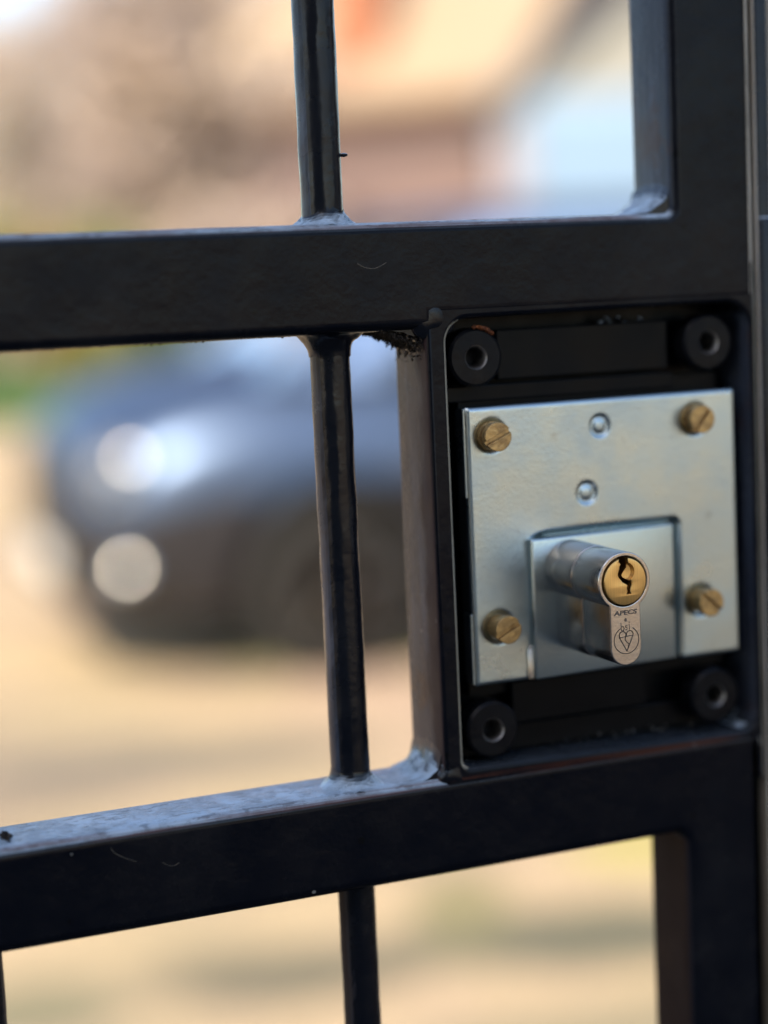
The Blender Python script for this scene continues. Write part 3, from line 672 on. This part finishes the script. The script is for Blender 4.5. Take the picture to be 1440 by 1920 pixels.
# weld fillets in the corners between rails and uprights
def corner_weld(cx, cz, sx, sz, ax_, az_, seed, y0=34.5, y1=56.3, lump=.8):
    bm = bmesh.new(); K, N = 10, 16; g = []
    for j in range(N+1):
        y = y0+(y1-y0)*j/N; row = []
        taper = 1-.25*abs(2*j/N-1)**3
        for k in range(K+1):
            t = k/K*math.pi/2
            px_ = cx+sx*ax_*taper*(1-math.sin(t)); pz = cz+sz*az_*taper*(1-math.cos(t))
            q = noise.noise(Vector((px_*.3+seed, y*.35, pz*.3)))*lump+noise.noise(Vector((px_, y*.9, pz+seed)))*lump*.15
            q *= math.sin(t*2)
            row.append(bm.verts.new((px_+sx*q, y, pz+sz*q)))
        g.append(row)
    for a, b in zip(g, g[1:]):
        for k in range(K): bm.faces.new((a[k], a[k+1], b[k+1], b[k]))
    c0 = [bm.verts.new((cx-sx*.5, y0, cz-sz*.5)), bm.verts.new((cx-sx*.5, y1, cz-sz*.5))]
    for k in range(K):
        bm.faces.new((c0[0], g[0][k+1], g[0][k])); bm.faces.new((c0[1], g[-1][k], g[-1][k+1]))
    bmesh.ops.recalc_face_normals(bm, faces=bm.faces)
    link('weld_bead', MMM(from_bm(bm)), PAINT2, gate, smooth=True, sharp=60)
corner_weld(39.2, 105, -1, 1, 16.5, 9.5, 2, y1=56.6, lump=.7)
corner_weld(-44.3, 74, -1, -1, 15, 7.5, 4, lump=.8)
corner_weld(-44.3, -59.2, -1, 1, 9.5, 9.5, 6)
corner_weld(38.5, -88.6, -1, -1, 3, 3, 8)
corner_weld(65.4, -58.2, -1, 1, 5.5, 5.5, 10, 34, 50)
corner_weld(-37.9, -57, 1, 1, 2.2, 2.6, 12, 34, 46)
# blended weld lumps where the lock box upright meets the rails
for (x, z, rx, rz, sd) in ((-41.6, 77.2, 7.2, 6.4, 1), (-41.2, -58.6, 4.6, 4.4, 2)):
    bm = bmesh.new(); bmesh.ops.create_uvsphere(bm, u_segments=32, v_segments=20, radius=1)
    for v in bm.verts:
        q = 1+.16*noise.noise(v.co*1.8+Vector((sd, 0, 0))); v.co = Vector((x+v.co.x*rx*q, 34.25+v.co.y*2.35*q, z+v.co.z*rz*q))
    link('weld_bead', MMM(from_bm(bm)), PAINT2, gate, smooth=True)
# grime hanging under the top rail beside the upright
def crumbs(name, n, fn, material, parent, s0, s1, seed):
    rnd = random.Random(seed); bm = bmesh.new()
    for i in range(n):
        p = fn(rnd); s = rnd.uniform(s0, s1)
        r = bmesh.ops.create_icosphere(bm, subdivisions=1, radius=s)
        ro = Matrix.Rotation(rnd.random()*6, 3, Vector((rnd.random(), rnd.random(), rnd.random()+.1)).normalized())
        for v in r['verts']:
            c = v.co.copy(); c = Vector((c.x*rnd.uniform(.8, 1.2), c.y, c.z*rnd.uniform(.7, 1.5))); v.co = (ro @ c)+p
    return link(name, MMM(from_bm(bm)), material, parent)
def under(r):
    t = r.random(); x = -58+13.6*t; y = r.uniform(34.5, 55)
    return Vector((x, y, 73.9-max(0, t-.25)*7.5*r.random()**.5-(1.2 if t > .2 else .3)*r.random()))
crumbs('grime', 900, under, DIRT, gate, .15, .55, 5)
crumbs('grime', 150, lambda r: Vector((-44.9-r.random()*.4, r.uniform(35, 54), 70.5-abs(r.gauss(0, 2.6))-(55-r.uniform(35, 54))*.02)), DIRT, gate, .12, .4, 6)
crumbs('grime', 220, lambda r: Vector((r.uniform(-175, -76), r.choice((56.2, 55.8, 55, 40))+r.uniform(-1, .4), 74.3-r.random()*.4)), DIRT, gate, .15, .5, 7)
crumbs('grime', 60, lambda r: Vector((-173.4+r.gauss(0, .8), 42+r.gauss(0, 1.6), -58.8+abs(r.gauss(0, .5)))), DIRT, gate, .25, .7, 8)
crumbs('dust', 34, lambda r: Vector((r.choice((r.uniform(-36, 60), r.uniform(20, 36))), r.choice((40.3, 43.8)), -56.4+abs(r.gauss(0, .6)))), BRIGHTSTEEL, gate, .12, .38, 9)
crumbs('paint_drip', 9, lambda r: Vector((r.uniform(16, 34), 43.4+r.random(), 73.2+r.gauss(0, 1.0))), PAINT2, gate, .6, 1.3, 19)
crumbs('rust_spot', 60, lambda r: (lambda a: Vector((-27.3+8.9*math.cos(a), 34.9+r.random()*1.6, 64.9+8.9*math.sin(a))))(R_(r.uniform(48, 92))), RUST, gate, .25, .75, 10)
# tiny drip nib on the first upper bar and a lint hair on the rails
link('paint_nib', MMM(lathe([(.05, -1.4), (.5, -1.1), (.65, 0), (.45, .9), (.05, 1.3)], 'x', 10, (-63.6, 41.5, 124.6))), PAINT2, gate, smooth=True)
def hair(pts, r):
    bm = bmesh.new()
    for a, b in zip(pts, pts[1:]): limb(bm, Vector(a), Vector(b), r, r, 5)
    link('lint_hair', MMM(from_bm(bm)), HAIR, gate, smooth=True)
hair([(-65+1.0*i, 31.85, 93.6-1.6*math.sin(i/9*3.1)) for i in range(10)], .06)
hair([(-146.5+.8*i, 31.85, -63.5-5.0*(i/9)**.6) for i in range(10)], .04)
hair([(-132+.7*i, 31.85, -70-1.5*math.sin(i/7*2.6)) for i in range(8)], .03)
# hinges at the far stile (outside the picture) keep the gate plausible
for z in (450, -900):
    link('hinge', MMM(join([lathe([(9, z-40), (9, z+40)], 'z', 20, (-909, 44, 0)), boxm(-905, -870, 30, 32, z-20, z+20, .5)])), PAINT2, gate, smooth=True, sharp=40)

# ---- lock case on the gate
case = link('lock_case', MMM(join([boxm(-30.4, 60.8, 38.6, 46, -32, 49.4, .8)])), ZINC, gate)
# face plate with sloping-walled recess round the cylinder, built as one height-field sheet
def plate():
    X0, X1, Z0, Z1 = -31.3, 61.3, -33.2, 50.2
    def fx(v, a, b, w): return min(max((v-a)/w, 0), 1)*min(max((b-v)/w, 0), 1)
    def sm(t): t = min(max(t, 0), 1); return t*t*(3-2*t)
    xsn = sorted(set([round(X0+.6*i, 3) for i in range(int((X1-X0)/.6)+1)]+[X1]+[-14.2+.2*i for i in range(12)]+[38.6+.2*i for i in range(14)]))
    zsn = sorted(set([round(Z0+.6*i, 3) for i in range(int((Z1-Z0)/.6)+1)]+[Z1]+[9.4+.2*i for i in range(14)]))
    def extra_lines(c):
        return [c+d for d in (-4.2, -3.9, -3.6, -3.3, -3, -2.7, -2.4, -2.1, 2.1, 2.4, 2.7, 3, 3.3, 3.6, 3.9, 4.2)]
    for c in (13.2, 8.0): xsn = sorted(set(xsn+extra_lines(c)))
    for c in (41.9, 21.9): zsn = sorted(set(zsn+extra_lines(c)))
    def clean(a):
        o = [a[0]]
        for q in a[1:]:
            if q-o[-1] > .08: o.append(q)
        return o
    xsn, zsn = clean(xsn), clean(zsn)
    def H(x, z):
        y = 35.0
        # recess (to the bottom edge), rounded top corners
        dx = min((x-(-12.6))*.35, 41.0-x); dz = 12.2-z
        if dx < 3 and dz < 3: dd = 3-math.hypot(max(3-dx, 0), max(3-dz, 0))
        else: dd = min(dx, dz)
        y += 3.4*sm(dd/2.3)
        for cx, cz in ((13.2, 41.9), (8.0, 21.9)):
            r = math.hypot(x-cx, z-cz)
            y += .75*sm((4.0-r)/1.3)-.5*sm((2.6-r)/1.4)
        e = min(x-X0, X1-x, Z1-z, z-Z0)
        if e < .9: y += .9-math.sqrt(max(.81-(.9-e)**2, 0))
        for cx, cz in ((-23.5, 41.6), (46.6, 41.6), (-23.3, -16.0), (47.0, -15.4)):
            r = math.hypot(x-cx, z-cz); y += .9*sm((5.4-r)/1.4)
        y += .10*noise.noise(Vector((x*.03, z*.03, 4)))
        return y
    bm = bmesh.new(); g = [[bm.verts.new((x, H(x, z), z)) for x in xsn] for z in zsn]
    for j in range(len(zsn)-1):
        for i in range(len(xsn)-1): bm.faces.new((g[j][i], g[j][i+1], g[j+1][i+1], g[j+1][i]))
    bmesh.ops.recalc_face_normals(bm, faces=bm.faces)
    me = from_bm(bm)
    if me.polygons[5000].normal.y > 0: me.flip_normals()
    o = link('face_plate', MMM(me), ZINC, case, smooth=True)
    # raised cover leaf lying in the recess
    me = boxm(-12.9, 38.6, 0, 1, -33.0, 9.7)
    bm = bmesh.new(); bm.from_mesh(me)
    for v in bm.verts:
        front = 32.2+3.7*min(max((v.co.x+12.9)/51.5, 0), 1); v.co.y = front if v.co.y < .5 else 39.5
    bmesh.ops.bevel(bm, geom=bm.edges[:], offset=.7, segments=4, affect='EDGES', profile=.5)
    link('cover_leaf', MMM(from_bm(bm)), ZINC2, case, smooth=True, sharp=40)
    # folded tabs on the left edge and an added ridge for the bright glint low on the leaf edge
    link('folded_tab', MMM(boxm(-32.0, -31.2, 36.2, 41, 23.4, 49.9, .25)), ZINC, case)
    link('folded_tab', MMM(boxm(-32.0, -31.2, 36.2, 41, -33, -11.5, .25)), ZINC, case)
    link('glint_ridge', MMM(lathe([(.4, -32.9), (1.1, -32.6), (1.1, -24.0), (.3, -22.6)], 'z', 20, (-13.3, 34.6, 0))), NICKEL, case, smooth=True, sharp=50)
plate()
# screws
def screw(x, z, out, ang, seed, r=4.35):
    h = 2.6; y = 35.5-out; bm_me = []
    # head with a real slot: two half segments and a floor
    sw = .62
    pts = []
    for s in (1, -1):
        a0 = math.degrees(math.asin(sw/r)); arc = circ(0, 0, r, 26, a0, 180-a0) if s > 0 else circ(0, 0, r, 26, 180+a0, 360-a0)
        pts.append(curve_mesh([arc], y, y+1.2, .25, 2))
    pts.append(lathe([(r, y+1.1), (r, y+h-.3), (r-.4, y+h)], 'y', 40, (0, 0, 0)))
    hd = join(pts)
    rot = Matrix.Translation((x, 0, z)) @ Matrix.Rotation(R_(-ang), 4, 'Y'); hd.transform(rot)
    s_ = link('screw', MMM(hd), BRASSOLD, case, smooth=True, sharp=30)
    sh = [(2.4, y+h-.1)]
    k = y+h
    while k < 38: sh += [(2.5, k+.25), (2.1, k+.5)]; k += .5
    link('shank', MMM(lathe(sh, 'y', 24, (x, 0, z), cap=False)), BRASSOLD, s_, smooth=True)
    if out > 6: link('collar', MMM(lathe([(2.5, y+h+.3), (3.5, y+h+.5), (3.6, 35.5), (3.6, 37)], 'y', 32, (x-.2, 0, z+.1), cap=False)), BRASSOLD, s_, smooth=True, sharp=40)
    else: link('collar', MMM(lathe([(3.0, y+h+.9), (4.4, y+h+1.1), (4.5, 37)], 'y', 32, (x-.1, 0, z+.05), cap=False)), BRASSOLD, s_, smooth=True, sharp=40)
screw(-23.6, 41.5, 5.6, 24, 1); screw(46.3, 41.8, 5.8, 52, 2); screw(-23.3, -15.9, 7.2, 26, 3, 4.2); screw(47.0, -15.3, 7.4, -42, 4, 4.3)
# euro cylinder
prof = []
R8 = 8.5
aw = math.degrees(math.asin(5.0/R8))
for i in range(49):
    a = -90+aw+(360-2*aw)*i/48; prof.append((R8*math.cos(R_(a)), R8*math.sin(R_(a))))
prof += [(-5, -19.5)]+[(5*math.cos(R_(180+180*i/16)), -19.5+5*math.sin(R_(180+180*i/16))) for i in range(1, 16)]+[(5, -19.5)]
hole = circ(0, 0, 7.25, 56)[::-1]
cyl = link('lock_cylinder', MMM(join([curve_mesh([prof, hole], 0, 15.4, .3, 2), curve_mesh([[(p[0]*.985, p[1]*.985) for p in prof]], 15.2, 16.4),
      curve_mesh([[(p[0]*1.02, p[1]*1.01) for p in prof]], 16.2, 60, .2, 1)])), NICKEL, case, smooth=True, sharp=30)
# brass plug with countersunk bowl and profiled keyway
kw = [(-1.7, 6.62), (1.0, 6.78), (1.1, 5.2), (1.15, 3.9), (.1, 2.6), (-.55, 1.75), (-.35, 1.1), (.9, .45), (1.9, -.1), (2.05, -1.0), (1.55, -2.2), (1.45, -3.1), (1.75, -3.7), (.45, -3.7), (.75, -3.0), (.6, -2.0), (.85, -1.1), (.3, -.75), (-.9, -.2), (-1.6, .9), (-1.75, 2.1), (-1.2, 3.3), (-1.0, 4.6), (-1.6, 5.6), (-2.6, 6.3)]
def open_key(rad):
    out = circ(0, 0, rad, 64, 99, 99+360-25)        # rim, open at the top where the key slot breaks through
    return out
ringp = open_key(6.85)
# plug outline = rim going round from the right lip to the left lip, then down the left of the keyway and back up its right
rimp = [(6.85*math.cos(R_(a)), 6.85*math.sin(R_(a))) for a in [82-338*i/72 for i in range(73)]]   # clockwise from 82 deg to -256 (=104)
left = [(-1.9, 5.9), (-1.1, 4.9), (-1.2, 3.6), (-1.75, 2.3), (-1.65, 1.0), (-.9, -.1), (.3, -.75), (.85, -1.1), (.6, -2.0), (.75, -3.0), (.45, -3.7)]
right = [(1.75, -3.7), (1.45, -3.1), (1.55, -2.2), (2.1, -1.0), (1.95, -.1), (.9, .5), (-.3, 1.2), (-.5, 1.8), (.1, 2.7), (1.1, 3.9), (1.1, 5.2)]
# bowl: a shallow round countersink that widens the slot at the front
def plug():
    import itertools
    front = curve_mesh([rimp+left+right], -0.55, 0.9, .28, 2)
    deep = curve_mesh([rimp+left+right], .9, 14)
    p = link('plug', MMM(join([deep])), BRASS, cyl, smooth=True, sharp=30)
    # front disc with the bowl cut out
    bowl = [(2.75*math.cos(R_(a)), 3.0+2.55*math.sin(R_(a))) for a in range(0, 360, 8)]
    fo = bpy.data.objects.new('f', front); COL.objects.link(fo)
    cutm = lathe([(2.95, -1.2), (2.75, -.4), (2.2, .62), (.05, .75)], 'y', 48, (.25, 0, 2.75), cap=True)
    fc = bpy.data.objects.new('g', cutm); COL.objects.link(fc)
    bm = bmesh.new(); bm.from_mesh(front); bmesh.ops.remove_doubles(bm, verts=bm.verts, dist=.002); bmesh.ops.recalc_face_normals(bm, faces=bm.faces); bm.to_mesh(front); bm.free()
    bpy.context.view_layer.update()
    md = fo.modifiers.new('b', 'BOOLEAN'); md.operation = 'DIFFERENCE'; md.object = fc; md.solver = 'EXACT'
    dg = bpy.context.evaluated_depsgraph_get(); me = bpy.data.meshes.new_from_object(fo.evaluated_get(dg))
    bpy.data.objects.remove(fo); bpy.data.objects.remove(fc)
    print('plug faces', len(front.polygons), len(me.polygons))
    link('plug_face', MMM(me), BRASS, cyl, smooth=True, sharp=30)
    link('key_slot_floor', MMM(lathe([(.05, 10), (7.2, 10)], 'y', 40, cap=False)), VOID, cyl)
plug()
# engraved lettering and mark on the nickel face
def text_mesh(s, size, x, z, sx=1.0, bold=0.0, shear=0):
    cu = bpy.data.curves.new('t', 'FONT'); cu.body = s; cu.size = size; cu.align_x = 'CENTER'; cu.align_y = 'CENTER'; cu.offset = bold; cu.extrude = .02; cu.shear = shear
    o = bpy.data.objects.new('t', cu); COL.objects.link(o)
    dg = bpy.context.evaluated_depsgraph_get(); me = bpy.data.meshes.new_from_object(o.evaluated_get(dg)); bpy.data.objects.remove(o)
    xs_ = [v.co.x for v in me.vertices]; ys_ = [v.co.y for v in me.vertices]
    W_, H_ = max(xs_)-min(xs_), max(ys_)-min(ys_); me.transform(Matrix.Translation((-(max(xs_)+min(xs_))/2, -(max(ys_)+min(ys_))/2, 0)))
    me.transform(Matrix.Diagonal((sx/W_, size/H_, 1, 1)))
    me.transform(Matrix.Translation((x, -.02, z)) @ Matrix(((1, 0, 0, 0), (0, 0, -1, 0), (0, 1, 0, 0), (0, 0, 0, 1))))
    return me
def stroke(pts, w_=.3):
    me = []
    bm = bmesh.new()
    for a, b in zip(pts, pts[1:]):
        a, b = Vector((a[0], 0, a[1])), Vector((b[0], 0, b[1])); d_ = (b-a)
        if d_.length < 1e-5: continue
        d_.normalize(); nn = Vector((-d_.z, 0, d_.x))*w_/2; ex = d_*w_*.3
        for y in (-.03,):
            bm.faces.new([bm.verts.new(v+Vector((0, y, 0))) for v in (a-ex-nn, b+ex-nn, b+ex+nn, a-ex+nn)])
    r_ = bmesh.ops.extrude_face_region(bm, geom=bm.faces[:]); bmesh.ops.translate(bm, verts=[v for v in r_['geom'] if isinstance(v, bmesh.types.BMVert)], vec=(0, .028, 0))
    bmesh.ops.recalc_face_normals(bm, faces=bm.faces)
    return from_bm(bm)
link('lettering', MMM(join([text_mesh('APECS', 1.42, 0.0, -9.05, 7.7, .05, .12), text_mesh('8', 1.0, 0.0, -11.2, .8, .06)])), ENGRAVE, cyl)
mk = [stroke([(4.05*math.cos(R_(a))+.1, -17.1+3.95*math.sin(R_(a))) for a in range(118, 118+306, 6)], .27),
      stroke([(-2.15, -16.5)]+[(-1.12+1.1*math.cos(R_(a)), -15.55+1.05*math.sin(R_(a))) for a in range(205, -16, -15)], .3),
      stroke([(1.12+1.1*math.cos(R_(a))+.1, -15.5+1.05*math.sin(R_(a))) for a in range(195, -26, -15)], .3),
      stroke([(-2.2, -16.0), (-1.6, -17.2), (.15, -20.3), (1.5, -17.6), (2.25, -15.9)], .34),
      stroke([(-1.9, -16.15), (0, -16.05), (2.15, -15.9)], .26),
      stroke([(.1, -15.3), (-.25, -16.3), (-.35, -17.0), (.2, -17.7), (.95, -18.3), (.55, -19.3)], .32),
      stroke([(-1.55, -11.95), (-1.5, -14.15), (-.75, -14.25), (-.55, -13.6), (-.8, -13.1), (-1.4, -13.1)], .26),
      stroke([(.5, -13.0), (0, -12.9), (-.1, -13.3), (.45, -13.55), (.4, -14.0), (-.15, -14.1)], .24),
      stroke([(1.15, -12.6), (1.15, -14.1)], .26), stroke([(1.15, -11.9), (1.15, -12.15)], .28)]
link('kite_mark', MMM(join(mk)), ENGRAVE, cyl)

# ================================================================== GATE POST (black steel closing post in front of the pier)
post = empty('gate_post', (.0725, .045, 0), 'slim black steel closing post between gate and brick pier', 'post')
link('post_tube', MMM(join([boxm(70.6, 75.2, 33.5, 80, -LZ*1000, 700, .6, 3)])), PAINT2, post, smooth=True, sharp=40)
link('keep_box', MMM(boxm(70.4, 110, 32.4, 45.8, -75, 103, 1.2, 3)), PAINT2, post, smooth=True, sharp=40)
STRIP = mat('gap_line_buff', (0.56, 0.50, 0.42), .6, col2=(0.46, 0.40, 0.32), noise_scale=18)  # added pale strip, drawn for the bright line down the gap
link('gap_line_strip', MMM(boxm(69.75, 70.35, 33.4, 74, -LZ*1000+12, 700, .2)), STRIP, post)
link('foot_plate', MMM(boxm(69.5, 75.3, 30, 80, -LZ*1000+1, -LZ*1000+9, .5)), PAINT2, post)
